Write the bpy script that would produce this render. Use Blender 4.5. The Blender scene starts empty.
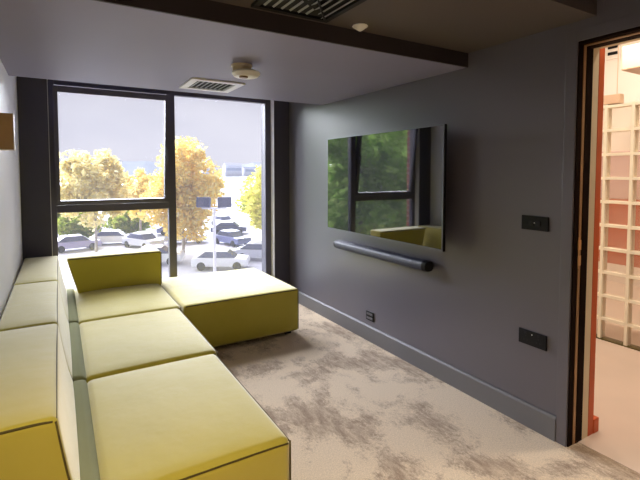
import bpy, bmesh, math, random
from mathutils import Vector, Matrix
random.seed(7)
S = bpy.context.scene
C = S.collection
PI = math.pi

# ------------------------------------------------------------------ helpers
def lin(r, g, b):
    f = lambda c: (c/255/12.92) if c/255 <= .04045 else ((c/255+.055)/1.055)**2.4
    return (f(r), f(g), f(b), 1)

def mat(name, col, rough=.6, metal=0, spec=.5, sheen=0, bump=None, var=None, ior=None, coat=0):
    m = bpy.data.materials.new(name); m.use_nodes = True
    nt = m.node_tree; p = nt.nodes['Principled BSDF']
    p.inputs['Base Color'].default_value = col
    p.inputs['Roughness'].default_value = rough
    p.inputs['Metallic'].default_value = metal
    p.inputs['Specular IOR Level'].default_value = spec
    if ior: p.inputs['IOR'].default_value = ior
    if coat: p.inputs['Coat Weight'].default_value = coat
    if sheen:
        p.inputs['Sheen Weight'].default_value = sheen
        p.inputs['Sheen Roughness'].default_value = .45
        p.inputs['Sheen Tint'].default_value = (1, .97, .85, 1)
    tc = nt.nodes.new('ShaderNodeTexCoord')
    if var:                                   # (scale, amount): soft mottling of the colour
        n = nt.nodes.new('ShaderNodeTexNoise'); n.inputs['Scale'].default_value = var[0]; n.inputs['Detail'].default_value = 5
        nt.links.new(tc.outputs['Object'], n.inputs['Vector'])
        hsv = nt.nodes.new('ShaderNodeHueSaturation'); hsv.inputs['Color'].default_value = col
        mr = nt.nodes.new('ShaderNodeMapRange'); mr.inputs['From Min'].default_value = .3; mr.inputs['From Max'].default_value = .7
        mr.inputs['To Min'].default_value = 1-var[1]; mr.inputs['To Max'].default_value = 1+var[1]
        nt.links.new(n.outputs['Fac'], mr.inputs['Value']); nt.links.new(mr.outputs['Result'], hsv.inputs['Value'])
        nt.links.new(hsv.outputs['Color'], p.inputs['Base Color'])
    if bump:                                  # (scale, strength)
        n = nt.nodes.new('ShaderNodeTexNoise'); n.inputs['Scale'].default_value = bump[0]; n.inputs['Detail'].default_value = 4
        nt.links.new(tc.outputs['Object'], n.inputs['Vector'])
        b = nt.nodes.new('ShaderNodeBump'); b.inputs['Strength'].default_value = bump[1]; b.inputs['Distance'].default_value = .004
        nt.links.new(n.outputs['Fac'], b.inputs['Height']); nt.links.new(b.outputs['Normal'], p.inputs['Normal'])
    return m

def tag(o, label=None, cat=None, group=None, kind=None):
    if label: o['label'] = label
    if cat: o['category'] = cat
    if group: o['group'] = group
    if kind: o['kind'] = kind
    return o

def empty(name, loc, rz=0):
    o = bpy.data.objects.new(name, None); C.objects.link(o)
    o.location = loc; o.rotation_euler = (0, 0, rz); o.empty_display_size = .05
    return o

def obj(name, bm, m, parent=None, smooth=False, world=True):
    """link bm as one mesh; bm is in world coordinates when world is set, else in the parent's"""
    me = bpy.data.meshes.new(name)
    bmesh.ops.recalc_face_normals(bm, faces=bm.faces[:])
    bm.to_mesh(me); bm.free(); me.materials.append(m)
    if smooth:
        for p in me.polygons: p.use_smooth = True
    o = bpy.data.objects.new(name, me); C.objects.link(o)
    if parent is not None:
        if world:
            off = Vector((0, 0, 0)); q = parent
            while q: off += q.location; q = q.parent
            me.transform(Matrix.Translation(-off))
        o.parent = parent
    return o

def box(bm, x0, x1, y0, y1, z0, z1, bev=0, seg=2):
    r = bmesh.ops.create_cube(bm, size=1)
    vs = r['verts']
    for v in vs:
        v.co = Vector(((x0+x1)/2 + v.co.x*(x1-x0), (y0+y1)/2 + v.co.y*(y1-y0), (z0+z1)/2 + v.co.z*(z1-z0)))
    if bev:
        es = list({e for v in vs for e in v.link_edges})
        bmesh.ops.bevel(bm, geom=es, offset=bev, segments=seg, profile=.6, affect='EDGES')
    return bm

def bx(*a, **k):
    return box(bmesh.new(), *a, **k)

def tube(bm, pts, r, seg=8, cap=True):
    pts = [Vector(p) for p in pts]; rings = []
    rr = r if isinstance(r, (list, tuple)) else [r]*len(pts)
    for i, p in enumerate(pts):
        d = (pts[min(i+1, len(pts)-1)] - pts[max(i-1, 0)]).normalized()
        a = Vector((0, 0, 1)) if abs(d.z) < .9 else Vector((1, 0, 0))
        u = d.cross(a).normalized(); w = d.cross(u)
        rings.append([bm.verts.new(p + rr[i]*(math.cos(2*PI*k/seg)*u + math.sin(2*PI*k/seg)*w)) for k in range(seg)])
    for a, b in zip(rings, rings[1:]):
        for k in range(seg): bm.faces.new((a[k], a[(k+1) % seg], b[(k+1) % seg], b[k]))
    if cap: bm.faces.new(rings[0]); bm.faces.new(rings[-1])
    return bm

def lathe(bm, prof, c, seg=24, axis='z'):
    """prof: list of (r, h) from one end to the other, closed with caps"""
    rings = []
    for r, h in prof:
        ring = []
        for k in range(seg):
            a = 2*PI*k/seg
            v = (r*math.cos(a), r*math.sin(a), h)
            if axis == 'y': v = (v[0], v[2], v[1])
            ring.append(bm.verts.new(Vector(c)+Vector(v)))
        rings.append(ring)
    for a, b in zip(rings, rings[1:]):
        for k in range(seg): bm.faces.new((a[k], a[(k+1) % seg], b[(k+1) % seg], b[k]))
    bm.faces.new(rings[0]); bm.faces.new(rings[-1])
    return bm

def soft_box(x0, x1, y0, y1, z0, z1, r, n=10, puff=(0, 0, 0), fn=None):
    """upholstered block: rounded edges, faces puffed by puff=(x,y,z), then fn(v)"""
    bm = bmesh.new()
    def ax(a, b):
        L = b-a
        t = [0, r*.3, r*.65, r] + [r+(L-2*r)*i/n for i in range(1, n)] + [L-r, L-r*.65, L-r*.3, L]
        return [a+q for q in t]
    X, Y, Z = ax(x0, x1), ax(y0, y1), ax(z0, z1)
    lo = Vector((x0+r, y0+r, z0+r)); hi = Vector((x1-r, y1-r, z1-r))
    cache = {}
    def V(i, j, k):
        key = (i, j, k)
        if key not in cache:
            p = Vector((X[i], Y[j], Z[k]))
            q = Vector([min(max(p[a], lo[a]), hi[a]) for a in range(3)])
            d = p-q
            if d.length > 1e-9: p = q + d.normalized()*r
            u = [2*(p[a]-(x0, y0, z0)[a])/((x1-x0), (y1-y0), (z1-z0))[a]-1 for a in range(3)]
            for a in range(3):
                b, c = (a+1) % 3, (a+2) % 3
                w = max(0, 1-abs(u[b])**3)*max(0, 1-abs(u[c])**3)
                if abs(u[a]) > .97: p[a] += puff[a]*w*(1 if u[a] > 0 else -1)
            cache[key] = bm.verts.new(fn(p) if fn else p)
        return cache[key]
    nx, ny, nz = len(X)-1, len(Y)-1, len(Z)-1
    for i in range(nx):
        for j in range(ny):
            for k in (0, nz): bm.faces.new((V(i, j, k), V(i+1, j, k), V(i+1, j+1, k), V(i, j+1, k)))
    for i in range(nx):
        for k in range(nz):
            for j in (0, ny): bm.faces.new((V(i, j, k), V(i+1, j, k), V(i+1, j, k+1), V(i, j, k+1)))
    for j in range(ny):
        for k in range(nz):
            for i in (0, nx): bm.faces.new((V(i, j, k), V(i, j+1, k), V(i, j+1, k+1), V(i, j, k+1)))
    return bm

def prism(bm, poly, x0, x1, bev=0):
    """poly in (y,z) extruded along x"""
    a = [bm.verts.new((x0, y, z)) for y, z in poly]; b = [bm.verts.new((x1, y, z)) for y, z in poly]
    n = len(poly)
    fs = [bm.faces.new(a), bm.faces.new(b)]
    for k in range(n): fs.append(bm.faces.new((a[k], a[(k+1) % n], b[(k+1) % n], b[k])))
    if bev:
        bmesh.ops.bevel(bm, geom=list({e for f in fs for e in f.edges}), offset=bev, segments=2, profile=.6, affect='EDGES')
    return bm

def struct(name, bm, m, parent=None):
    o = obj(name, bm, m, parent)
    if parent is None: o['kind'] = 'structure'
    return o

# ------------------------------------------------------------------ materials
M = {}
M['wall'] = mat('grey_paint', (.116, .110, .132, 1), .34, spec=.85, bump=(220, .05), var=(.7, .05))
M['ceil'] = mat('ceiling_paint', (.255, .245, .35, 1), .5, spec=.4, bump=(180, .05), var=(.7, .05))
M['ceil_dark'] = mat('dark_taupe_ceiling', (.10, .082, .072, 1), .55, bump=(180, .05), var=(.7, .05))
M['riser_face'] = mat('dark_riser', (.035, .026, .027, 1), .6, var=(2, .06))
M['left_wall'] = mat('pale_lilac_paint', (.86, .86, .92, 1), .45, bump=(200, .05), var=(1, .03))
M['skirting'] = mat('grey_satin', (.15, .148, .155, 1), .4, var=(1, .05))
M['dark_frame'] = mat('dark_aluminium', (.085, .08, .12, 1), .42, spec=.5, var=(3, .1))
M['stub'] = mat('dark_lining', (.055, .052, .078, 1), .55, var=(1, .1))
M['reveal'] = mat('pale_reveal', (.75, .75, .80, 1), .6, var=(2, .04))
M['black'] = mat('black_plastic', (.009, .009, .010, 1), .45, spec=.2, var=(5, .1))
M['black_matt'] = mat('black_matt', (.008, .008, .009, 1), .8, var=(5, .1))
M['screen'] = mat('tv_screen', (.003, .003, .004, 1), .03, spec=.5, ior=2.9, var=(1, .05))
M['steel_edge'] = mat('tv_edge', (.18, .18, .2, 1), .35, metal=.8, var=(3, .05))
M['bar'] = mat('bar_fabric', (.014, .017, .042, 1), .38, metal=0, bump=(900, .3), var=(30, .15))
M['white_plastic'] = mat('white_plastic', (.75, .74, .70, 1), .45, var=(6, .04))
M['cream_plastic'] = mat('cream_plastic', (.62, .52, .30, 1), .45, var=(6, .06))
M['brown_lens'] = mat('brown_lens', (.22, .12, .05, 1), .3, var=(8, .08))
M['white_metal'] = mat('white_metal', (.8, .8, .82, 1), .4, var=(4, .03))
M['louvre'] = mat('grey_louvre', (.30, .32, .34, 1), .5, var=(4, .05))
M['lamp_brown'] = mat('brown_veneer', (.50, .31, .13, 1), .5, var=(9, .15))
M['lamp_pale'] = mat('pale_edge', (.85, .80, .70, 1), .5, var=(5, .03))
M['door_dark'] = mat('dark_brown_frame', (.014, .007, .005, 1), .6, ior=1.08, var=(6, .15))
M['edge_gleam'] = mat('gleam_strip', (.34, .20, .09, 1), .4, metal=.5, var=(8, .1))  # metallic tone standing in for light caught on the frame edge
M['brass'] = mat('brass_plate', (.65, .42, .2, 1), .3, metal=.9, var=(8, .08))
M['cream'] = mat('cream_paint', (.74, .62, .42, 1), .5, var=(3, .04))
M['orange'] = mat('orange_paint', (.58, .09, .010, 1), .5, var=(3, .06))
M['peach'] = mat('peach_paint', (.86, .80, .72, 1), .6, var=(1, .04))
M['beige_metal'] = mat('beige_metal', (.72, .50, .34, 1), .5, var=(3, .06))
M['pinkfloor'] = mat('pink_vinyl', (.74, .60, .50, 1), .35, var=(2, .05))
M['mauve'] = mat('mauve_panel', (.68, .46, .46, 1), .5, var=(2, .05))
M['grout'] = mat('cream_grout', (.88, .82, .66, 1), .6, var=(6, .05))

def fabric(c1=(.52, .435, .042, 1), c2=(.58, .49, .062, 1)):
    m = mat('olive_velvet', (.50, .40, .045, 1), .7, spec=.35, sheen=1.0)
    nt = m.node_tree; p = nt.nodes['Principled BSDF']
    tc = nt.nodes.new('ShaderNodeTexCoord')
    n = nt.nodes.new('ShaderNodeTexNoise'); n.inputs['Scale'].default_value = 2.2; n.inputs['Detail'].default_value = 6; n.inputs['Roughness'].default_value = .6
    nt.links.new(tc.outputs['Object'], n.inputs['Vector'])
    r = nt.nodes.new('ShaderNodeValToRGB')
    r.color_ramp.elements[0].position = .3; r.color_ramp.elements[0].color = c1
    r.color_ramp.elements[1].position = .7; r.color_ramp.elements[1].color = c2
    nt.links.new(n.outputs['Fac'], r.inputs['Fac']); nt.links.new(r.outputs['Color'], p.inputs['Base Color'])
    n2 = nt.nodes.new('ShaderNodeTexNoise'); n2.inputs['Scale'].default_value = 900; n2.inputs['Detail'].default_value = 2
    nt.links.new(tc.outputs['Object'], n2.inputs['Vector'])
    n3 = nt.nodes.new('ShaderNodeTexNoise'); n3.inputs['Scale'].default_value = 5; n3.inputs['Detail'].default_value = 3
    nt.links.new(tc.outputs['Object'], n3.inputs['Vector'])
    b = nt.nodes.new('ShaderNodeBump'); b.inputs['Strength'].default_value = .2; b.inputs['Distance'].default_value = .002
    b2 = nt.nodes.new('ShaderNodeBump'); b2.inputs['Strength'].default_value = .25; b2.inputs['Distance'].default_value = .02
    nt.links.new(n2.outputs['Fac'], b.inputs['Height']); nt.links.new(n3.outputs['Fac'], b2.inputs['Height'])
    nt.links.new(b2.outputs['Normal'], b.inputs['Normal']); nt.links.new(b.outputs['Normal'], p.inputs['Normal'])
    return m
M['fabric'] = fabric()
M['fabric_shade'] = mat('shaded_fabric', (.27, .28, .15, 1), .9, spec=.15, bump=(900, .2), var=(3, .06))  # same upholstery; shade of the gap and its nap put into the colour
M['piping'] = mat('olive_piping', (.10, .075, .012, 1), .8, var=(20, .1))
M['foot'] = mat('black_foot', (.01, .01, .01, 1), .6, var=(5, .1))

def carpet():
    m = mat('distressed_carpet', (.5, .43, .33, 1), .95, spec=.1, sheen=.2)
    nt = m.node_tree; p = nt.nodes['Principled BSDF']; L = nt.links.new
    tc = nt.nodes.new('ShaderNodeTexCoord')
    def noise(scale, det, rough, stretch=(1, 1, 1), dist=0):
        mp = nt.nodes.new('ShaderNodeMapping'); mp.inputs['Scale'].default_value = stretch
        L(tc.outputs['Object'], mp.inputs['Vector'])
        n = nt.nodes.new('ShaderNodeTexNoise'); n.inputs['Scale'].default_value = scale; n.inputs['Detail'].default_value = det
        n.inputs['Roughness'].default_value = rough; n.inputs['Distortion'].default_value = dist
        L(mp.outputs['Vector'], n.inputs['Vector']); return n.outputs['Fac']
    def mr(v, a, b, c, d):
        q = nt.nodes.new('ShaderNodeMapRange'); q.inputs['From Min'].default_value = a; q.inputs['From Max'].default_value = b
        q.inputs['To Min'].default_value = c; q.inputs['To Max'].default_value = d; q.clamp = True
        L(v, q.inputs['Value']); return q.outputs['Result']
    def mul(a, b):
        q = nt.nodes.new('ShaderNodeMath'); q.operation = 'MULTIPLY'; L(a, q.inputs[0]); L(b, q.inputs[1]); return q.outputs[0]
    def add(a, b):
        q = nt.nodes.new('ShaderNodeMath'); q.operation = 'ADD'; L(a, q.inputs[0]); L(b, q.inputs[1]); return q.outputs[0]
    grain = mr(noise(75, 4, .75, (1, .55, 1)), .25, .75, -.085, .085)
    mid = mr(noise(9, 5, .7, (1, .7, 1)), .25, .75, -.06, .06)
    big = mr(add(add(noise(2.5, 6, .62, (1, .8, 1), .3), grain), mid), .475, .585, 0, 1)
    streak = mr(noise(26, 5, .75, (1, .3, 1)), .35, .62, .35, 1)
    fac = mul(big, streak)
    mix = nt.nodes.new('ShaderNodeMixRGB'); mix.inputs[1].default_value = (.77, .63, .46, 1); mix.inputs[2].default_value = (.34, .245, .175, 1)
    L(fac, mix.inputs[0])
    fine = mr(noise(140, 3, .7), .3, .7, .78, 1.18)
    hs = nt.nodes.new('ShaderNodeHueSaturation'); L(mix.outputs[0], hs.inputs['Color']); L(fine, hs.inputs['Value'])
    L(hs.outputs['Color'], p.inputs['Base Color'])
    b = nt.nodes.new('ShaderNodeBump'); b.inputs['Strength'].default_value = .5; b.inputs['Distance'].default_value = .006
    L(noise(260, 3, .7), b.inputs['Height']); L(b.outputs['Normal'], p.inputs['Normal'])
    return m
M['carpet'] = carpet()

def glass(name, tint, refl, rough=0.0, veil=0):
    m = bpy.data.materials.new(name); m.use_nodes = True
    nt = m.node_tree; nt.nodes.remove(nt.nodes['Principled BSDF'])
    out = nt.nodes['Material Output']
    t = nt.nodes.new('ShaderNodeBsdfTransparent'); t.inputs['Color'].default_value = tint
    g = nt.nodes.new('ShaderNodeBsdfGlossy'); g.inputs['Roughness'].default_value = rough
    mx = nt.nodes.new('ShaderNodeMixShader'); mx.inputs[0].default_value = refl
    nt.links.new(t.outputs[0], mx.inputs[1]); nt.links.new(g.outputs[0], mx.inputs[2])
    d = nt.nodes.new('ShaderNodeBsdfTranslucent'); d.inputs['Color'].default_value = (.95, .95, 1, 1)
    m2 = nt.nodes.new('ShaderNodeMixShader'); m2.inputs[0].default_value = veil  # milky share that imitates overexposure glare across the view
    nt.links.new(mx.outputs[0], m2.inputs[1]); nt.links.new(d.outputs[0], m2.inputs[2]); nt.links.new(m2.outputs[0], out.inputs[0])
    return m
M['pane'] = glass('window_glass', (.98, .98, .99, 1), .02, veil=.014)  # slight glare veil over the outside mixed into the pane

def block_glass():
    m = bpy.data.materials.new('glass_block'); m.use_nodes = True
    nt = m.node_tree; p = nt.nodes['Principled BSDF']
    p.inputs['Base Color'].default_value = (.85, .78, .66, 1); p.inputs['Roughness'].default_value = .25
    t = nt.nodes.new('ShaderNodeBsdfTransparent'); t.inputs['Color'].default_value = (.98, .95, .92, 1)
    mx = nt.nodes.new('ShaderNodeMixShader'); mx.inputs[0].default_value = .16
    nt.links.new(t.outputs[0], mx.inputs[1]); nt.links.new(p.outputs[0], mx.inputs[2])
    nt.links.new(mx.outputs[0], nt.nodes['Material Output'].inputs[0])
    return m
M['block'] = block_glass()

def leaf(name, c1, c2, trans=.5):
    m = bpy.data.materials.new(name); m.use_nodes = True
    nt = m.node_tree; nt.nodes.remove(nt.nodes['Principled BSDF'])
    geo = nt.nodes.new('ShaderNodeNewGeometry'); r = nt.nodes.new('ShaderNodeValToRGB')
    r.color_ramp.elements[0].color = c1; r.color_ramp.elements[1].color = c2
    nt.links.new(geo.outputs['Random Per Island'], r.inputs['Fac'])
    d = nt.nodes.new('ShaderNodeBsdfDiffuse'); t = nt.nodes.new('ShaderNodeBsdfTranslucent')
    mx = nt.nodes.new('ShaderNodeMixShader'); mx.inputs[0].default_value = trans
    nt.links.new(r.outputs[0], d.inputs[0]); nt.links.new(r.outputs[0], t.inputs[0])
    nt.links.new(d.outputs[0], mx.inputs[1]); nt.links.new(t.outputs[0], mx.inputs[2])
    nt.links.new(mx.outputs[0], nt.nodes['Material Output'].inputs[0])
    return m
M['leaf_yellow'] = leaf('yellow_leaves', (.80, .68, .27, 1), (.86, .80, .50, 1))
M['leaf_orange'] = leaf('orange_leaves', (.86, .64, .16, 1), (.86, .77, .36, 1))
M['leaf_lime'] = leaf('lime_leaves', (.55, .58, .08, 1), (.82, .72, .22, 1))
M['leaf_green'] = leaf('green_leaves', (.30, .50, .09, 1), (.62, .78, .28, 1), .68)
M['leaf_bush'] = leaf('bush_leaves', (.24, .35, .05, 1), (.52, .52, .12, 1))
M['bark'] = mat('bark', (.40, .36, .32, 1), .9, bump=(20, .6), var=(4, .2))
M['asphalt'] = mat('pale_paving', (.42, .41, .46, 1), .8, var=(.15, .12))
M['water'] = mat('harbour_water', (.45, .55, .68, 1), .2, var=(.02, .06))
M['hill'] = mat('hazy_hill', (.42, .46, .52, 1), .95, var=(.01, .12))  # blue-grey tone carries the distance haze in the colour
M['galv'] = mat('galvanised_post', (.66, .68, .74, 1), .5, metal=.2, var=(3, .05))
M['lampblue'] = mat('floodlight_case', (.035, .045, .11, 1), .5, var=(5, .1))
M['lampglass'] = mat('floodlight_lens', (.03, .036, .10, 1), .4, var=(5, .1))
M['tyre'] = mat('tyre', (.02, .02, .02, 1), .8, var=(5, .1))
M['carglass'] = mat('car_glass', (.10, .11, .18, 1), .15, var=(5, .05))
M['farwall'] = mat('hazy_render', (.72, .70, .74, 1), .9, var=(.2, .06))  # paleness of distance haze put into the wall colour
M['farroof'] = mat('far_roof', (.46, .47, .56, 1), .9, var=(.3, .08))

def brick():
    m = mat('red_brick', (.4, .1, .06, 1), .85)
    nt = m.node_tree; p = nt.nodes['Principled BSDF']
    tc = nt.nodes.new('ShaderNodeTexCoord'); mp = nt.nodes.new('ShaderNodeMapping'); mp.inputs['Rotation'].default_value = (PI/2, 0, PI/4)
    b = nt.nodes.new('ShaderNodeTexBrick'); b.inputs['Scale'].default_value = 4.5
    b.inputs['Color1'].default_value = (.50, .13, .08, 1); b.inputs['Color2'].default_value = (.33, .08, .05, 1); b.inputs['Mortar'].default_value = (.6, .5, .45, 1)
    nt.links.new(tc.outputs['Object'], mp.inputs['Vector']); nt.links.new(mp.outputs['Vector'], b.inputs['Vector']); nt.links.new(b.outputs['Color'], p.inputs['Base Color'])
    return m
M['brick'] = brick()

# ------------------------------------------------------------------ room shell
AX, LX = 2.36, -.29            # right and left wall faces
struct('floor', bx(-.45, 2.455, -2.1, 4.66, -.15, 0), M['carpet'])
w = bmesh.new()
box(w, AX, 2.50, 1.306, 4.66, 0, 2.9); box(w, AX, 2.50, .38, 1.306, 2.19, 2.9); box(w, AX, 2.50, -2.1, .38, 0, 2.9)
struct('wall_right', w, M['wall'])
struct('wall_left', bx(-.45, LX, -2.1, 4.66, 0, 2.9), M['left_wall'])
struct('wall_back', bx(-.45, 2.5, -2.25, -2.1, 0, 2.9), M['wall'])
w = bmesh.new()
box(w, -.45, -.067, 4.66, 4.835, -.15, 2.9)
struct('wall_window_left', w, M['stub'])
struct('wall_window_right', bx(2.165, 2.5, 4.66, 5.05, -.15, 2.9), M['stub'])
struct('wall_window_head', bx(-.067, 2.165, 4.70, 5.05, 2.40, 2.9), M['stub'])
struct('wall_window_foot', bx(-.067, 2.165, 4.70, 5.05, -.15, .12), M['stub'])
struct('trim_1', bx(-.067, -.063, 4.664, 4.74, .12, 2.40), M['reveal'])
struct('trim_2', bx(2.158, 2.165, 4.664, 4.745, .12, 2.40), M['reveal'])
struct('ceiling', bx(-.45, 2.5, 2.04, 3.90, 2.205, 2.9), M['ceil'])
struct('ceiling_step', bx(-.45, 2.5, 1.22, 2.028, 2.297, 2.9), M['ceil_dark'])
struct('trim_3', bx(-.29, 2.36, 2.028, 2.04, 2.205, 2.42), M['riser_face'])  # thin board over the ceiling riser, darker than the soffit beside it
struct('ceiling_back', bx(-.45, 2.5, -2.25, 1.22, 2.56, 2.9), M['ceil'])
struct('ceiling_pocket', bx(-.45, 2.5, 3.90, 5.05, 2.42, 2.9), M['ceil'])
def skirting(y0, y1):
    b = bmesh.new()
    prof = [(AX, 0), (AX-.016, 0), (AX-.016, .126), (AX-.009, .138), (AX, .138)]
    a = [b.verts.new((x, y0, z)) for x, z in prof]; c = [b.verts.new((x, y1, z)) for x, z in prof]
    b.faces.new(a); b.faces.new(c)
    for k in range(5): b.faces.new((a[k], a[(k+1) % 5], c[(k+1) % 5], c[k]))
    return b
struct('baseboard_right', skirting(1.366, 4.66), M['skirting'])

# door opening in the right wall: casing, dark rebated frame, strip imitating light on the frame edge, strike plate
door = empty('door_1', (2.36, 1.306, 0)); door['kind'] = 'structure'
cz = bmesh.new()
box(cz, AX-.012, AX, 1.306, 1.366, 0, 2.25, bev=.003); box(cz, AX-.012, AX, .32, 1.306, 2.19, 2.25, bev=.003)
box(cz, AX-.012, AX, .32, .38, 0, 2.19, bev=.003)
obj('casing', cz, M['wall'], door)
fr = bmesh.new()
box(fr, AX, 2.49, 1.300, 1.306, 0, 2.19); box(fr, AX, 2.49, .38, 1.300, 2.176, 2.19); box(fr, AX, 2.49, .38, .404, 0, 2.166)
box(fr, 2.43, 2.488, 1.296, 1.300, 0, 2.172); box(fr, 2.43, 2.488, .38, 1.296, 2.170, 2.176)
obj('door_frame', fr, M['door_dark'], door)
bs = bmesh.new()
box(bs, 2.400, 2.424, 1.2975, 1.300, .005, 2.172); box(bs, 2.400, 2.424, .404, 1.2975, 2.172, 2.176)
obj('edge_reflection', bs, M['edge_gleam'], door)
sp = bmesh.new()
for z0 in (1.00, 1.085): box(sp, 2.394, 2.424, 1.295, 1.2976, z0, z0+.055, bev=.001)
box(sp, 2.396, 2.402, 1.294, 1.2976, .985, 1.155)
obj('strike_plate', sp, M['brass'], door)
cc = bmesh.new()
box(cc, 2.49, 2.552, 1.297, 1.42, 0, 2.25, bev=.003); box(cc, 2.49, 2.552, .30, 1.297, 2.176, 2.25, bev=.003); box(cc, 2.49, 2.552, .30, .40, 0, 2.17)
obj('corridor_casing', cc, M['cream'], door)

# ------------------------------------------------------------------ corridor beyond the door
struct('floor_corridor', bx(2.455, 6.7, -2.6, 5.2, -.15, .002), M['pinkfloor'])
struct('ceiling_corridor', bx(2.5, 6.7, -2.6, 5.2, 3.5, 3.65), M['peach'])
struct('wall_corridor_far', bx(6.55, 6.7, -2.6, 5.2, 0, 3.5), M['peach'])
struct('wall_corridor_end', bx(2.5, 6.55, 5.05, 5.2, 0, 3.5), M['peach'])
struct('wall_corridor_near', bx(2.5, 6.55, -2.6, -2.45, 0, 3.5), M['peach'])
w = bmesh.new(); box(w, 2.552, 2.606, 1.296, 1.40, 0, 3.5)
struct('wall_corridor_orange', w, M['orange'])
struct('wall_corridor_side', bx(2.5, 2.58, 1.42, 5.05, 0, 3.5), M['peach'])
struct('wall_corridor_above', bx(2.5, 2.552, -2.45, 1.42, 2.26, 3.5), M['peach'])
struct('baseboard_glass', bx(4.165, 4.255, -1.4, 2.2, .0021, .012), M['piping'])
struct('baseboard_corridor', bx(2.606, 2.66, 1.292, 1.42, .0021, .085, bev=.004), M['orange'])
GX, PIT = 4.19, .2135
gy0 = 2.05-PIT*16+.0
gb = bmesh.new()
for k in range(18): box(gb, GX-.02, GX+.06, gy0+k*PIT-.012, gy0+k*PIT+.012, .0, 2.105)
for j in range(11):
    z = -.016 + j*PIT*.985
    for k in range(17): box(gb, GX-.019, GX+.059, gy0+k*PIT+.012, gy0+(k+1)*PIT-.012, max(z-.012, .001), z+.012)
gw = struct('wall_glass_block', gb, M['grout'])
bb = bmesh.new()
for k in range(17):
    for j in range(10):
        y0 = gy0+k*PIT+.013; z0 = -.016+j*PIT*.985+.013
        box(bb, GX-.006, GX+.046, y0, y0+PIT-.026, z0, z0+PIT*.985-.026, bev=.014, seg=2)
obj('glass_blocks', bb, M['block'], gw)
t = empty('screen_panel', (4.745, 1.0, 0))
obj('panel', bx(4.72, 4.77, -1.3, 3.4, .60, 1.25, bev=.01), M['orange'], t)
o = obj('upper_panel', bx(4.72, 4.77, -1.3, 3.4, 1.25, 1.72, bev=.01), M['mauve'], t); o['label'] = 'pale mauve upper panel'
for y in (-1.1, 1.0, 3.2): obj('post', bx(4.725, 4.765, y-.03, y+.03, 0.002, .58), M['orange'], t)
tag(t, 'orange screen panel standing behind the glass block wall', 'screen')

def tagged(name, label, cat, loc, group=None):
    return tag(empty(name, loc), label, cat, group)

# ceiling clutter seen through the doorway
t = tagged('ceiling_duct', 'peach boxed duct under the corridor ceiling, upper right of the doorway', 'duct', (5.75, 1.0, 3.5))
obj('duct_box', bx(5.5, 6.0, -1.6, 2.56, 2.66, 2.93, bev=.015), M['beige_metal'], t)
for y in (-.9, .6, 2.0): obj('hanger', bx(5.52, 5.98, y-.02, y+.02, 2.93, 3.5), M['beige_metal'], t)
t = tagged('slot_vent', 'dark vent with two slots high on the corridor wall seen through the doorway', 'vent', (6.55, 3.15, 3.06))
obj('vent_plate', bx(6.535, 6.55, 3.06, 3.25, 3.06, 3.31, bev=.003), M['peach'], t)
obj('slot', bx(6.522, 6.5345, 3.09, 3.21, 3.20, 3.275), M['black'], t)
obj('slot', bx(6.522, 6.5345, 3.09, 3.21, 3.115, 3.155), M['black'], t)
t = tagged('hanging_sign_box', 'pinkish box hanging from a thin rod above the glass block wall', 'hanging box', (4.21, 2.02, 3.5))
obj('box', bx(4.17, 4.25, 1.945, 2.085, 2.108, 2.19, bev=.006), M['beige_metal'], t)
obj('rod', tube(bmesh.new(), [(4.21, 1.985, 2.189), (4.21, 1.985, 3.5)], .0035, 6), M['beige_metal'], t)

# ------------------------------------------------------------------ window
win = empty('window_1', (1.05, 4.78, .12)); win['kind'] = 'structure'
ZT, ZB = 2.40, .12
def ybox(b, x0, x1, z0, z1, y0=4.745, y1=4.815, bev=.004): return box(b, x0, x1, y0, y1, z0, z1, bev=bev)
f = bmesh.new()
ybox(f, -.067, -.019, ZB, ZT); ybox(f, .987, 1.062, ZB, ZT); ybox(f, 2.088, 2.158, ZB, ZT)
ybox(f, -.019, .987, 2.315, ZT); ybox(f, 1.062, 2.088, 2.315, ZT)
ybox(f, -.019, .987, ZB, .19); ybox(f, 1.062, 2.088, ZB, .19)
obj('window_frame', f, M['dark_frame'], win)
f = bmesh.new(); ybox(f, -.019, .987, 1.130, 1.200)
obj('transom', f, M['dark_frame'], win)
obj('pane', bx(-.019, .987, 4.778, 4.786, .19, 1.130), M['pane'], win)
obj('pane', bx(1.062, 2.088, 4.778, 4.786, .19, 2.315), M['pane'], win)
# top-hung sash, pushed outwards at the bottom
sash = bpy.data.objects.new('opening_sash', None); C.objects.link(sash); sash.parent = win
sash.location = (0, -.004, 1.204-.12)
sash.rotation_euler = (math.radians(6.0), 0, 0)
def sb(x0, x1, z0, z1, y0=-.03, y1=.03): return (x0-1.05, x1-1.05, y0, y1, z0, z1)
f = bmesh.new(); H0 = 1.095
for a in (sb(-.024, .012, 0, H0), sb(.948, .990, 0, H0), sb(.012, .948, H0-.055, H0), sb(.012, .948, 0, .04)): box(f, *a, bev=.003)
obj('sash_frame', f, M['dark_frame'], sash, world=False)
obj('pane', bx(*sb(.012, .948, .04, H0-.055, -.004, .004)), M['pane'], sash, world=False)
f = bmesh.new(); box(f, *sb(.958, .978, .50, .56, -.04, -.03), bev=.002); box(f, *sb(.960, .976, .40, .545, -.062, -.048), bev=.004); box(f, *sb(.962, .974, .52, .54, -.05, -.038))
obj('handle', f, M['dark_frame'], sash, world=False)
struct('wall_outside', bx(-1.6, -.075, 4.836, 4.93, -5.8, 4), M['brick'])

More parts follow.
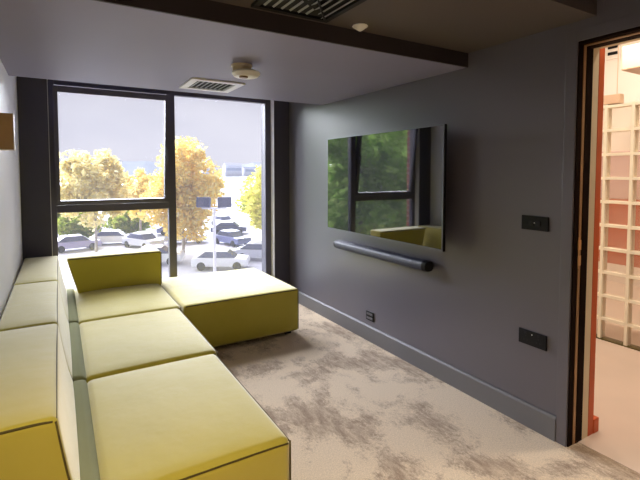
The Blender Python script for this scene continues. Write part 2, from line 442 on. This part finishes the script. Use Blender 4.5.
# ------------------------------------------------------------------ sofa modules
def back_fn(xl, xr0, zseat, ztop):
    def fn(p):
        if p.z > zseat:
            k = (p.z-zseat)/(ztop-zseat)
            xr = xr0 - BK*k**.65
        else: xr = xr0
        p.x = xl + (p.x-xl)*(xr-xl)/(xr0-xl)
        return p
    return fn
ZS, ZT2, BX, BK = .43, .752, .045, .066
def piping(pts, parent, r=.004):
    return obj('piping', tube(bmesh.new(), pts, r, 6), M['piping'], parent, smooth=True)
def arc(p, q, sag, n=12, axis=2):
    out = []
    for i in range(n+1):
        t = i/n; v = Vector(p).lerp(Vector(q), t); v[axis] += sag*(1-(2*t-1)**4); out.append(v)
    return out
def feet(t, x0, x1, y0, y1):
    for x in (x0, x1):
        for y in (y0, y1): obj('foot', bx(x-.03, x+.03, y-.03, y+.03, 0, .035, bev=.004), M['foot'], t)
def module(label, y0, y1, xf):
    t = tagged('sofa_module', label, 'sofa', ((LX+xf)/2, (y0+y1)/2, 0), 'sections of the olive sofa')
    s = obj('seat', soft_box(.092, xf, y0, y1, .035, ZS, .035, n=14, puff=(.006, 0, .022)), M['fabric'], t, smooth=True)
    piping(arc((.12, y0+.004, ZS-.020), (xf-.014, y0+.004, ZS-.020), .004), s, .0035)
    piping(arc((xf-.004, y0+.014, ZS-.020), (xf-.004, y1-.014, ZS-.020), .004), s, .0035)
    piping([(xf-.006, y0+.006, z) for z in (.05, .2, .3, ZS-.012)], s, .004)
    b = obj('backrest', soft_box(LX+.012, BX, y0, y1, .035, ZT2, .02, n=12, puff=(.004, 0, .012), fn=back_fn(LX+.012, BX, ZS, ZT2)), M['fabric'], t, smooth=True)
    piping(arc((LX+.03, y0+.004, ZT2-.012), (-.034, y0+.004, ZT2-.012), .004), b)
    piping([(BX-BK*k**.65-.007, y0+.004, ZS+(ZT2-ZS)*k) for k in (0, .2, .4, .6, .8, .96)], b, .0035)
    piping([(BX-BK-.004, y0+.015+(y1-y0-.03)*k/10, ZT2-.009+.004*math.sin(PI*k/10)) for k in range(11)], b, .003)
    r = obj('shade_strip', soft_box(BX-.03, .101, y0+.002, y1-.002, .30, ZS+.012, .03, n=10, puff=(0, 0, .004)), M['fabric_shade'], t, smooth=True); r['label'] = 'shade-toned strip between seat and backrest'  # strip in the seat gap, with its shade put into the colour
    feet(t, -.2, xf-.08, y0+.08, y1-.08)
    return t
module('olive sofa section nearest the camera, with the exposed front end', 1.535, 2.540, .785)
module('olive sofa section in the middle of the row, between two others', 2.545, 3.555, .805)
t = module('olive corner sofa section with backs on two sides, under the window', 3.560, 4.635, .828)
def side_fn(p):
    k = max(0, min(1, (ZT2-p.z)/(ZT2-ZS))); xl = .04+.085*k
    p.x = .838-(.838-p.x)*(.838-xl)/(.838-.03); return p
a = obj('side_back', soft_box(.03, .838, 4.395, 4.63, ZS-.02, ZT2, .022, n=10, puff=(0, .006, .004), fn=side_fn), M['fabric'], t, smooth=True)
piping(arc((.05, 4.399, ZT2-.010), (.826, 4.399, ZT2-.010), .002), a)
piping([(.834, 4.399, z) for z in (ZS, .5, .6, ZT2-.012)], a, .004)
t = tagged('ottoman', 'large square olive ottoman ending the sofa beside the grey television wall', 'ottoman', (1.37, 4.1, 0))
s = obj('seat', soft_box(.842, 1.895, 3.555, 4.635, .035, ZS, .025, n=12, puff=(.006, .004, .016)), M['fabric'], t, smooth=True)
piping(arc((.86, 3.558, ZS-.012), (1.88, 3.558, ZS-.012), .004), s)
piping([(1.889, 3.561, z) for z in (.05, .2, .3, ZS-.012)], s, .004)
piping(arc((1.892, 3.57, ZS-.012), (1.892, 4.61, ZS-.012), .004), s)
feet(t, .93, 1.81, 3.64, 4.55)

# ------------------------------------------------------------------ television and sound bar
TX = 2.19
t = tagged('television', 'large flat black television hung on the grey wall, reflecting green trees', 'television', (TX, 2.9, .955))
y0, y1, z0, z1 = 2.068, 3.528, .976, 1.826
obj('body', bx(TX, TX+.024, y0, y1, z0, z1, bev=.003), M['black'], t)
obj('screen', bx(TX-.003, TX+.001, y0+.010, y1-.010, z0+.016, z1-.010), M['screen'], t)
bz = bmesh.new()
box(bz, TX-.0035, TX, y0, y0+.009, z0, z1); box(bz, TX-.0035, TX, y1-.009, y1, z0, z1); box(bz, TX-.0035, TX, y0+.009, y1-.009, z0, z0+.013); box(bz, TX-.0035, TX, y0+.009, y1-.009, z1-.008, z1)
obj('bezel', bz, M['steel_edge'], t)
obj('rear_housing', bx(TX+.0235, TX+.055, y0+.25, y1-.25, z0+.06, z0+.6, bev=.008), M['black_matt'], t)
obj('wall_bracket', bx(TX+.0545, AX-.0015, 2.55, 3.05, 1.2, 1.6), M['black_matt'], t)

t = tagged('sound_bar', 'long dark blue rounded sound bar on the wall below the television', 'speaker', (2.30, 2.9, .82))
bar = bmesh.new()
prof = []
for k in range(20):
    a = PI*2*k/20
    x = math.copysign(abs(math.cos(a))**.75, math.cos(a))*.047; z = math.copysign(abs(math.sin(a))**.75, math.sin(a))*.041
    prof.append((2.298+x, .822+z))
def sweep(b, prof, y0, y1, s0=1, s1=1):
    cx = sum(p[0] for p in prof)/len(prof); cz_ = sum(p[1] for p in prof)/len(prof)
    A = [b.verts.new((cx+(x-cx)*s0, y0, cz_+(z-cz_)*s0)) for x, z in prof]; B = [b.verts.new((cx+(x-cx)*s1, y1, cz_+(z-cz_)*s1)) for x, z in prof]
    n = len(prof)
    for k in range(n): b.faces.new((A[k], A[(k+1) % n], B[(k+1) % n], B[k]))
    b.faces.new(A); b.faces.new(B); return b
obj('grille_body', sweep(bar, prof, 2.335, 3.495), M['bar'], t, smooth=False)
for ya, yb, sa, sb_ in ((2.300, 2.335, .9, 1.0), (3.495, 3.525, 1.0, .9)):
    obj('end_cap', sweep(bmesh.new(), prof, ya, yb, sa, sb_), M['black'], t)
obj('wall_bracket', bx(2.335, AX-.0015, 2.7, 3.1, .80, .845), M['black_matt'], t)

# ------------------------------------------------------------------ plates on the right wall
def plate(name, label, cat, y0, y1, z0, z1, kind):
    t = tagged(name, label, cat, (AX, (y0+y1)/2, z0))
    obj('face_plate', bx(AX-.010, AX, y0, y1, z0, z1, bev=.003), M['black'], t)
    if kind == 'switch':
        for k in (.36, .62):
            yc = y0+(y1-y0)*k
            obj('rocker', bx(AX-.016, AX-.0095, yc-.016, yc+.016, z0+.026, z1-.026, bev=.003), M['black_matt'], t)
        o = obj('indicator', bx(AX-.012, AX-.0099, y0+(y1-y0)*.50-.003, y0+(y1-y0)*.50+.003, z0+.04, z0+.047), M['white_plastic'], t); o['label'] = 'tiny white indicator dot'
    elif kind == 'double':
        for k in (.27, .73):
            yc = y0+(y1-y0)*k
            b = bmesh.new()
            for dy, dz in ((0, .014), (-.011, -.008), (.011, -.008)): box(b, AX-.0115, AX-.0099, yc+dy-.004, yc+dy+.004, (z0+z1)/2+dz-.005-.006, (z0+z1)/2+dz+.005-.006)
            obj('socket_holes', b, M['black_matt'], t)
            obj('rocker', bx(AX-.014, AX-.0095, yc-.007, yc+.007, z1-.022, z1-.008, bev=.002), M['black_matt'], t)
        o = obj('indicator', bx(AX-.012, AX-.0099, y0+(y1-y0)*.5-.002, y0+(y1-y0)*.5+.002, z1-.022, z1-.016), M['white_plastic'], t)
    else:
        zm = (z0+z1)/2
        for q in (z0+.006, zm+.003):
            o = obj('outlet_insert', bx(AX-.013, AX-.0095, y0+.012, y1-.012, q+.006, q+.026, bev=.002), M['steel_edge'], t); o['label'] = 'pale grey outlet insert'
    return t
plate('light_switch', 'black double switch plate at eye height beside the doorway', 'switch', 1.440, 1.605, 1.171, 1.254, 'switch')
plate('wall_socket', 'black double socket plate low on the wall beside the doorway', 'socket', 1.434, 1.607, .490, .576, 'double')
plate('wall_outlet', 'small black outlet just above the skirting, below the sound bar', 'socket', 3.018, 3.125, .188, .268, 'small')

# ------------------------------------------------------------------ left wall lamp
t = tagged('wall_lamp', 'small brown box lamp with pale edges on the left wall above the sofa', 'wall lamp', (LX, 3.05, 1.73))
obj('shade', bx(LX, -.211, 3.0, 3.006, 1.634, 1.834), M['lamp_brown'], t)
o = obj('box_body', bx(LX, -.208, 3.006, 3.075, 1.630, 1.836, bev=.003), M['lamp_pale'], t); o['label'] = 'pale box body behind the brown face'

# ------------------------------------------------------------------ ceiling fittings
t = tagged('smoke_detector', 'cream smoke detector under the lowered ceiling near the window', 'smoke detector', (1.06, 2.72, 2.205))
obj('base', lathe(bmesh.new(), [(.068, 0), (.068, -.012), (.060, -.014), (.060, -.040), (.064, -.042)], (1.045, 2.745, 2.205)), M['cream_plastic'], t, smooth=False)
h = obj('head', lathe(bmesh.new(), [(.070, -.042), (.092, -.052), (.092, -.062), (.075, -.080), (.05, -.086)], (1.062, 2.715, 2.205)), M['white_plastic'], t)
h['label'] = 'white detector head'
obj('lens', lathe(bmesh.new(), [(.030, -.0855), (.026, -.094), (.012, -.097)], (1.035, 2.69, 2.205), 16), M['brown_lens'], h)

def vent(x0, x1, y0, y1, z, fw, n, mf, ms, t, tilt, depth=.05):
    f = bmesh.new()
    for a in ((x0, x1, y0, y0+fw), (x0, x1, y1-fw, y1), (x0, x0+fw, y0+fw, y1-fw), (x1-fw, x1, y0+fw, y1-fw)): box(f, *a, z-.012, z, bev=.002)
    obj('frame', f, mf, t)
    obj('backing', bx(x0+fw, x1-fw, y0+fw, y1-fw, z-.0015, z), M['black_matt'], t)
    for k in range(n):
        xc = x0+fw+(x1-x0-2*fw)*(k+.5)/n
        b = bmesh.new(); wd = (x1-x0-2*fw)/n*.42
        box(b, -wd/2, wd/2, y0+fw, y1-fw, -.0012, .0012)
        bmesh.ops.transform(b, matrix=Matrix.Translation((xc, 0, z-.008)) @ Matrix.Rotation(tilt, 4, 'Y'), verts=b.verts[:])
        obj('slat', b, ms, t)
t = tagged('ceiling_vent', 'small square white-framed vent in the lowered ceiling above the window', 'vent', (1.07, 3.48, 2.205))
vent(.862, 1.275, 3.275, 3.69, 2.205, .055, 8, M['white_metal'], M['louvre'], t, math.radians(-14))
# larger black-framed diffuser in the raised strip, louvres mitred on the diagonal
t = tagged('air_diffuser', 'black-framed louvred air diffuser cut by the top of the picture', 'vent', (.97, 1.72, 2.297))
x0, x1, y0, y1, z = .800, 1.222, 1.455, 1.978, 2.297
f = bmesh.new()
for a in ((x0, x1, y0, y0+.03), (x0, x1, y1-.03, y1), (x0, x0+.03, y0+.03, y1-.03), (x1-.03, x1, y0+.03, y1-.03)): box(f, *a, z-.014, z, bev=.002)
obj('frame', f, M['black'], t)
obj('backing', bx(x0+.03, x1-.03, y0+.03, y1-.03, z-.002, z), M['black_matt'], t)
N = 5
for k in range(N):
    xc = x1-.05-k*.043; ya, yb = y0+.05+k*.043, y1-.045-k*.043
    b = bmesh.new(); box(b, -.014, .014, ya, yb, -.0012, .0012)
    bmesh.ops.transform(b, matrix=Matrix.Translation((xc, 0, z-.010)) @ Matrix.Rotation(math.radians(-24), 4, 'Y'), verts=b.verts[:])
    obj('louvre', b, M['louvre'], t)
for k in range(6):
    xc = x0+.05+k*.045; b = bmesh.new(); box(b, -.005, .005, 1.80+max(0, (k-3))*.03, y1-.045, -.0012, .0012)
    bmesh.ops.transform(b, matrix=Matrix.Translation((xc, 0, z-.008)) @ Matrix.Rotation(math.radians(30), 4, 'Y'), verts=b.verts[:])
    obj('louvre', b, M['louvre'], t)
b = bmesh.new(); tube(b, [(x1-.03, y1-.03, z-.012), ((x0+x1)/2, (y0+y1)/2, z-.012)], .006, 6)
obj('mitre_bar', b, M['black'], t)
t = tagged('ceiling_sensor', 'small round white ceiling sensor with a pointed underside beside the black diffuser', 'sensor', (1.42, 1.955, 2.297))
obj('flange', lathe(bmesh.new(), [(.040, 0), (.043, -.004), (.040, -.008)], (1.42, 1.955, 2.297)), M['white_plastic'], t)
obj('cone', lathe(bmesh.new(), [(.034, -.008), (.022, -.020), (.006, -.030)], (1.42, 1.955, 2.297)), M['white_plastic'], t)

# ------------------------------------------------------------------ outside
GZ = -5.8
struct('ground', bx(-60, 90, 5.5, 245, GZ-.5, GZ), M['asphalt'])
struct('water', bx(-500, 900, 245, 1000, GZ-1.0, GZ-.4), M['water'])
hb = bmesh.new()
hp = []
for i in range(61):
    x = -500+i*24
    h = 33+7*math.sin(i*.31)+6*math.sin(i*.83+1)+3*math.sin(i*2.1)
    hp.append((x, h))
A = [hb.verts.new((x, 1000, GZ-1)) for x, h in hp]; B = [hb.verts.new((x, 1060, GZ+h)) for x, h in hp]; D = [hb.verts.new((x, 1250, GZ-1)) for x, h in hp]
for i in range(60):
    hb.faces.new((A[i], A[i+1], B[i+1], B[i])); hb.faces.new((B[i], B[i+1], D[i+1], D[i]))
struct('hills', hb, M['hill'])

def tree(name, label, cat, x, y, ztop, zbot, rx, m, n, ls, seed, group, trunk=.16):
    rnd = random.Random(seed)
    t = tagged(name, label, cat, (x, y, GZ), group)
    cz0 = (ztop+zbot)/2-GZ; rz = (ztop-zbot)/2
    b = bmesh.new()
    tube(b, [(0, 0, -.1), (.05, .03, (zbot-GZ)*.6), (.02, -.02, zbot-GZ+rz*.6), (0, 0, zbot-GZ+rz*1.4)], [trunk, trunk*.8, trunk*.55, trunk*.15], 8)
    for k in range(7):
        a = k*2.4; zb = (zbot-GZ)*.8+rz*.15*k
        tube(b, [(0, 0, zb), (math.cos(a)*rx*.3, math.sin(a)*rx*.3, zb+rz*.35), (math.cos(a)*rx*.6, math.sin(a)*rx*.6, zb+rz*.8)], [trunk*.4, trunk*.25, trunk*.08], 5)
    obj('trunk', b, M['bark'], t, world=False)
    b = bmesh.new()
    clumps = []
    for _ in range(max(10, n//70)):
        while True:
            p = Vector((rnd.uniform(-1, 1), rnd.uniform(-1, 1), rnd.uniform(-1, 1)))
            if .25 < p.length < 1: break
        p *= (.55+.45*p.length)
        clumps.append((Vector((p.x*rx*.85, p.y*rx*.85, p.z*rz*.85)), rnd.uniform(.16, .34)*rx))
    for i in range(n):
        c, r = clumps[i % len(clumps)]
        d = Vector((rnd.gauss(0, 1), rnd.gauss(0, 1), rnd.gauss(0, 1))).normalized()*r*rnd.uniform(.5, 1)
        p = c+d
        p.z = max(min(p.z, rz*1.02), -rz*1.02)
        p.z += cz0
        u = Vector((rnd.gauss(0, 1), rnd.gauss(0, 1), rnd.gauss(0, .7))).normalized(); w = u.orthogonal().normalized()
        w = (Matrix.Rotation(rnd.uniform(0, 2*PI), 3, u) @ w); s = ls*rnd.uniform(.6, 1.2)
        nrm = u.cross(w)*s*.15
        v = [b.verts.new(p-u*s), b.verts.new(p+w*s*.5+nrm), b.verts.new(p+u*s), b.verts.new(p-w*s*.5+nrm)]
        b.faces.new((v[0], v[1], v[2])); b.faces.new((v[0], v[2], v[3]))
    obj('foliage', b, m, t, world=False)
    return t
G1 = 'autumn trees round the car park'
tree('autumn_tree', 'pale yellow tree with bare pale trunk outside the left window pane', 'tree', 2.6, 41.9, 3.9, -3.2, 3.3, M['leaf_yellow'], 5600, .30, 1, G1, .14)
tree('autumn_tree', 'orange yellow tree right behind the window mullion, tallest one outside', 'tree', 9.6, 40.5, 4.6, -5.0, 4.0, M['leaf_orange'], 8500, .30, 2, G1, .2)
tree('autumn_tree', 'smaller orange tree left of the mullion, behind the tallest tree', 'tree', 7.4, 50.0, 2.2, -3.2, 2.7, M['leaf_orange'], 3500, .30, 3, G1, .15)
tree('autumn_tree', 'yellow green tree at the right edge of the right window pane', 'tree', 19.0, 39.5, 2.8, -5.2, 4.2, M['leaf_lime'], 8000, .30, 4, G1, .2)
G2 = 'low shrubs behind the parked cars'
for k, (x, y, r, zt, lb) in enumerate(((0.4, 66, 3.4, -.6, 'low green yellow bush at the far left of the left window pane'), (8.4, 68, 3.7, -.4, 'far low bush behind the cars in the middle of the left pane'),
                                   (29.5, 70, 3.8, -.6, 'far low bush behind the floodlight pole'), (1.9, 55.0, 2.4, -3.0, 'round bush behind the violet grey car at the left edge of the pane'), (6.8, 55.4, 2.3, -3.1, 'round bush right of the bare pale trunk, behind the white car'))):
    tree('shrub', lb, 'bush', x, y, zt, GZ+.3, r, M['leaf_bush'], 4200, .34, 20+k, G2, .1)
G3 = 'green trees reflected in the television'
for k, (x, y, r, zt, zb, n, lb) in enumerate(((-7.0, 15.6, 2.8, 6.5, -5.6, 9000, 'nearest green tree, in the left part of the television reflection'),
                                              (-10.8, 19.2, 3.0, 7, -5.6, 9000, 'green tree behind the nearest one, in the middle of the television reflection'),
                                              (-11.6, 32, 4.8, 9, -5.6, 9000, 'tall far green tree filling the gap between the nearer reflected trees'),
                                              (-17.6, 23.4, 4.0, 8, -5.6, 9000, 'green tree beside the brick strip in the television reflection'))):
    tree('green_tree', lb, 'tree', x, y, zt, zb, r, M['leaf_green'], n, .24, 40+k, G3, .22)

# twin floodlight post
t = tagged('floodlight_post', 'slim pale post carrying two dark blue floodlights outside the right window pane', 'street lamp', (4.14, 13.37, GZ))
obj('post', tube(bmesh.new(), [(0, 0, 0), (0, 0, 6.25)], .048, 10), M['galv'], t, world=False)
obj('crossbar', tube(bmesh.new(), [(-.33, .19, 6.22), (.33, -.19, 6.22)], .03, 8), M['galv'], t, world=False)
for sgn in (-1, 1):
    hd = bpy.data.objects.new('floodlight', None); C.objects.link(hd); hd.parent = t
    hd.location = (sgn*.28, -sgn*.165, 6.40); hd.rotation_euler = (math.radians(-12), 0, math.radians(-22 + sgn*10))
    obj('lamp_housing', bx(-.21, .21, -.09, .09, -.155, .155, bev=.02), M['lampblue'], hd, world=False)
    obj('lens', bx(-.17, .17, -.096, -.088, -.115, .115), M['lampglass'], hd, world=False)

# cars
def carpaint(n, c): return mat(n, c, .35, coat=.5, var=(1, .03))
paints = {'silver': carpaint('silver_paint', (.62, .63, .72, 1)), 'white': carpaint('white_paint', (.85, .85, .87, 1)), 'blue': carpaint('blue_paint', (.16, .19, .42, 1)),
          'dark': carpaint('dark_paint', (.06, .07, .14, 1)), 'red': carpaint('red_paint', (.55, .08, .08, 1)), 'violet': carpaint('violet_paint', (.36, .34, .56, 1))}
me_cache = {}
def car_mesh(key, build):
    if key not in me_cache:
        b = bmesh.new(); build(b); bmesh.ops.recalc_face_normals(b, faces=b.faces[:])
        me = bpy.data.meshes.new(key); b.to_mesh(me); b.free(); me_cache[key] = me
    return me_cache[key]
BODY = [(-2.1, .30), (-2.15, .62), (-2.05, .86), (-1.2, .92), (1.75, .95), (2.08, .88), (2.12, .45), (2.05, .28)]
CAB = [(-1.25, .90), (-.55, 1.38), (1.0, 1.40), (1.75, .92)]
ROOF = [(-.60, 1.365), (-.5, 1.43), (.95, 1.45), (1.05, 1.385)]
VBODY = [(-2.3, .30), (-2.35, .9), (-2.1, 1.15), (-1.5, 1.9), (-1.3, 2.05), (2.3, 2.1), (2.35, .30)]
VCAB = [(-2.12, 1.20), (-1.62, 1.82), (-.8, 1.82), (-.8, 1.20)]
def put(name, me, m, parent, loc=(0, 0, 0)):
    me2 = me.copy(); me2.materials.clear(); me2.materials.append(m)
    o = bpy.data.objects.new(name, me2); C.objects.link(o); o.parent = parent; o.location = loc; return o
def wheel(b): lathe(b, [(.2, -.1), (.32, -.09), (.32, .09), (.2, .1)], (0, 0, 0), 16)
def car(x, y, rz, col, label, van=False):
    t = tag(empty('van' if van else 'car', (x, y, GZ), rz), label, 'van' if van else 'car', None if van else 'cars in the car park')
    if van:
        put('body', car_mesh('vbody', lambda b: prism(b, VBODY, -.95, .95, .06)), paints[col], t)
        put('windows', car_mesh('vcab', lambda b: prism(b, VCAB, -.96, .96, .02)), M['carglass'], t)
    else:
        put('body', car_mesh('body', lambda b: prism(b, BODY, -.86, .86, .07)), paints[col], t)
        put('windows', car_mesh('cabin', lambda b: prism(b, CAB, -.72, .72, .05)), M['carglass'], t)
        put('roof', car_mesh('roof', lambda b: prism(b, ROOF, -.70, .70, .025)), paints[col], t)
    for sx in (-.80, .80):
        for yy in (-1.32, 1.35):
            w = put('wheel', car_mesh('wheel', wheel), M['tyre'], t, (sx, yy, .32)); w.rotation_euler = (0, PI/2, 0)
H = PI/2
for a in ((1.2, 47.5, H+.2, 'violet', 'violet grey car nearest the left edge of the left window pane'),
          (4.7, 49.6, H-.3, 'white', 'white car just right of the bare pale trunk'),
          (7.0, 45.8, .5, 'silver', 'silver car behind the lowest white car, above the right end of the sofa back'),
          (11.9, 54.2, H-.1, 'blue', 'blue car in the back row, half hidden behind the mullion'),
          (6.6, 37.0, H-.4, 'white', 'white car just left of the mullion, lowest one above the sofa back'),
          (11.4, 46.6, H-.3, 'silver', 'silver car under the tallest orange tree'),
          (17.6, 51.0, H-.4, 'dark', 'dark car on the lane right of the floodlight pole'),
          (15.1, 43.0, .3, 'blue', 'blue car seen end-on below the dark car on the lane'),
          (14.6, 34.4, H-.6, 'silver', 'silver car at the lower right of the right pane'),
          (19.5, 59.0, .2, 'white', 'white car farthest up the lane')):
    car(*a)
car(10.6, 32.6, H-.5, 'white', 'white car nearest the building, low in the right pane just above the ottoman')

# town across the water and buildings by the quay
def house(x, y, w, d, h, label, rz=0, flat=False, n=5):
    t = tag(empty('building', (x, y, GZ), rz), label, 'building', 'waterfront buildings')
    obj('walls', bx(-w/2, w/2, -d/2, d/2, 0, h), M['farwall'], t, world=False)
    b = bmesh.new()
    if flat: box(b, -w/2-.3, w/2+.3, -d/2-.3, d/2+.3, h, h+.8)
    else: prism(b, [(-d/2-.4, h), (0, h+d*.32), (d/2+.4, h)], -w/2-.3, w/2+.3)
    obj('roof', b, M['farroof'], t, world=False)
    b = bmesh.new()
    obj('window_row', bx(-w*.45, w*.45, -d/2-.06, -d/2+.02, h*.55, h*.8), M['farroof'], t, world=False)
house(34, 215, 16, 12, 5.5, 'long low waterfront building left of the mullion', -.15, True)
house(50, 235, 8, 10, 8.5, 'grey gabled building on the quay by the mullion', -.2)
house(15, 380, 18, 14, 15, 'distant gabled building above the pale yellow tree', 0)
for k, (x, w, h, lb) in enumerate(((300, 44, 20, 'distant block on the far shore, leftmost in the right pane'), (350, 40, 25, 'distant block on the far shore, second in the right pane'),
                               (398, 44, 21, 'distant block on the far shore, third in the right pane'), (448, 40, 26, 'distant block on the far shore, rightmost in the right pane'))):
    house(x, 985, w, 20, h, lb, 0, k % 2 == 0)

# ------------------------------------------------------------------ light
W = bpy.data.worlds.new('overcast'); S.world = W; W.use_nodes = True
nt = W.node_tree; bg = nt.nodes['Background']
tc = nt.nodes.new('ShaderNodeTexCoord'); n = nt.nodes.new('ShaderNodeTexNoise'); n.inputs['Scale'].default_value = 2.5; n.inputs['Detail'].default_value = 5
mp = nt.nodes.new('ShaderNodeMapping'); mp.inputs['Scale'].default_value = (1, 1, 3)
r = nt.nodes.new('ShaderNodeValToRGB')
r.color_ramp.elements[0].position = .35; r.color_ramp.elements[0].color = (.68, .68, .78, 1)
r.color_ramp.elements[1].position = .65; r.color_ramp.elements[1].color = (.78, .77, .85, 1)
nt.links.new(tc.outputs['Generated'], mp.inputs['Vector']); nt.links.new(mp.outputs['Vector'], n.inputs['Vector']); nt.links.new(n.outputs['Fac'], r.inputs['Fac']); nt.links.new(r.outputs[0], bg.inputs[0])
bg.inputs[1].default_value = 1.0

def lamp(name, typ, loc, energy, col, **k):
    l = bpy.data.lights.new(name, typ); l.energy = energy; l.color = col
    for a, v in k.items(): setattr(l, a, v)
    o = bpy.data.objects.new(name, l); C.objects.link(o); o.location = loc; return o
sun = lamp('sun_through_cloud', 'SUN', (0, 20, 20), 23.0, (.87, .90, 1.0), angle=math.radians(75))
sun.rotation_euler = Vector((.26, -1, -.50)).to_track_quat('-Z', 'Y').to_euler()
for x, y in ((.30, .70), (.9, -.6)):
    lamp('ceiling_downlight', 'AREA', (x, y, 2.55), 12, (1, .82, .56), shape='DISK', size=.16, spread=math.radians(95))
for x, y, e in ((3.4, .9, 38), (3.4, 3.0, 22), (5.2, 2.4, 58)):
    lamp('corridor_lamp', 'AREA', (x, y, 3.48), e, (1, .88, .75), shape='DISK', size=.3)

# ------------------------------------------------------------------ camera
cd = bpy.data.cameras.new('camera'); cam = bpy.data.objects.new('camera', cd); C.objects.link(cam)
cam.location = (0, 0, 1.5)
cam.rotation_euler = (PI/2-.0499, 0, -.5391)
cd.sensor_width = 36; cd.lens = 437.52/640*36
cd.shift_x = -.0005; cd.shift_y = -44.8/640
cd.clip_start = .02; cd.clip_end = 3000
S.camera = cam
vs = S.view_settings
vs.view_transform = 'Standard'; vs.look = 'None'; vs.gamma = 1; vs.use_curve_mapping = False; vs.exposure = 0
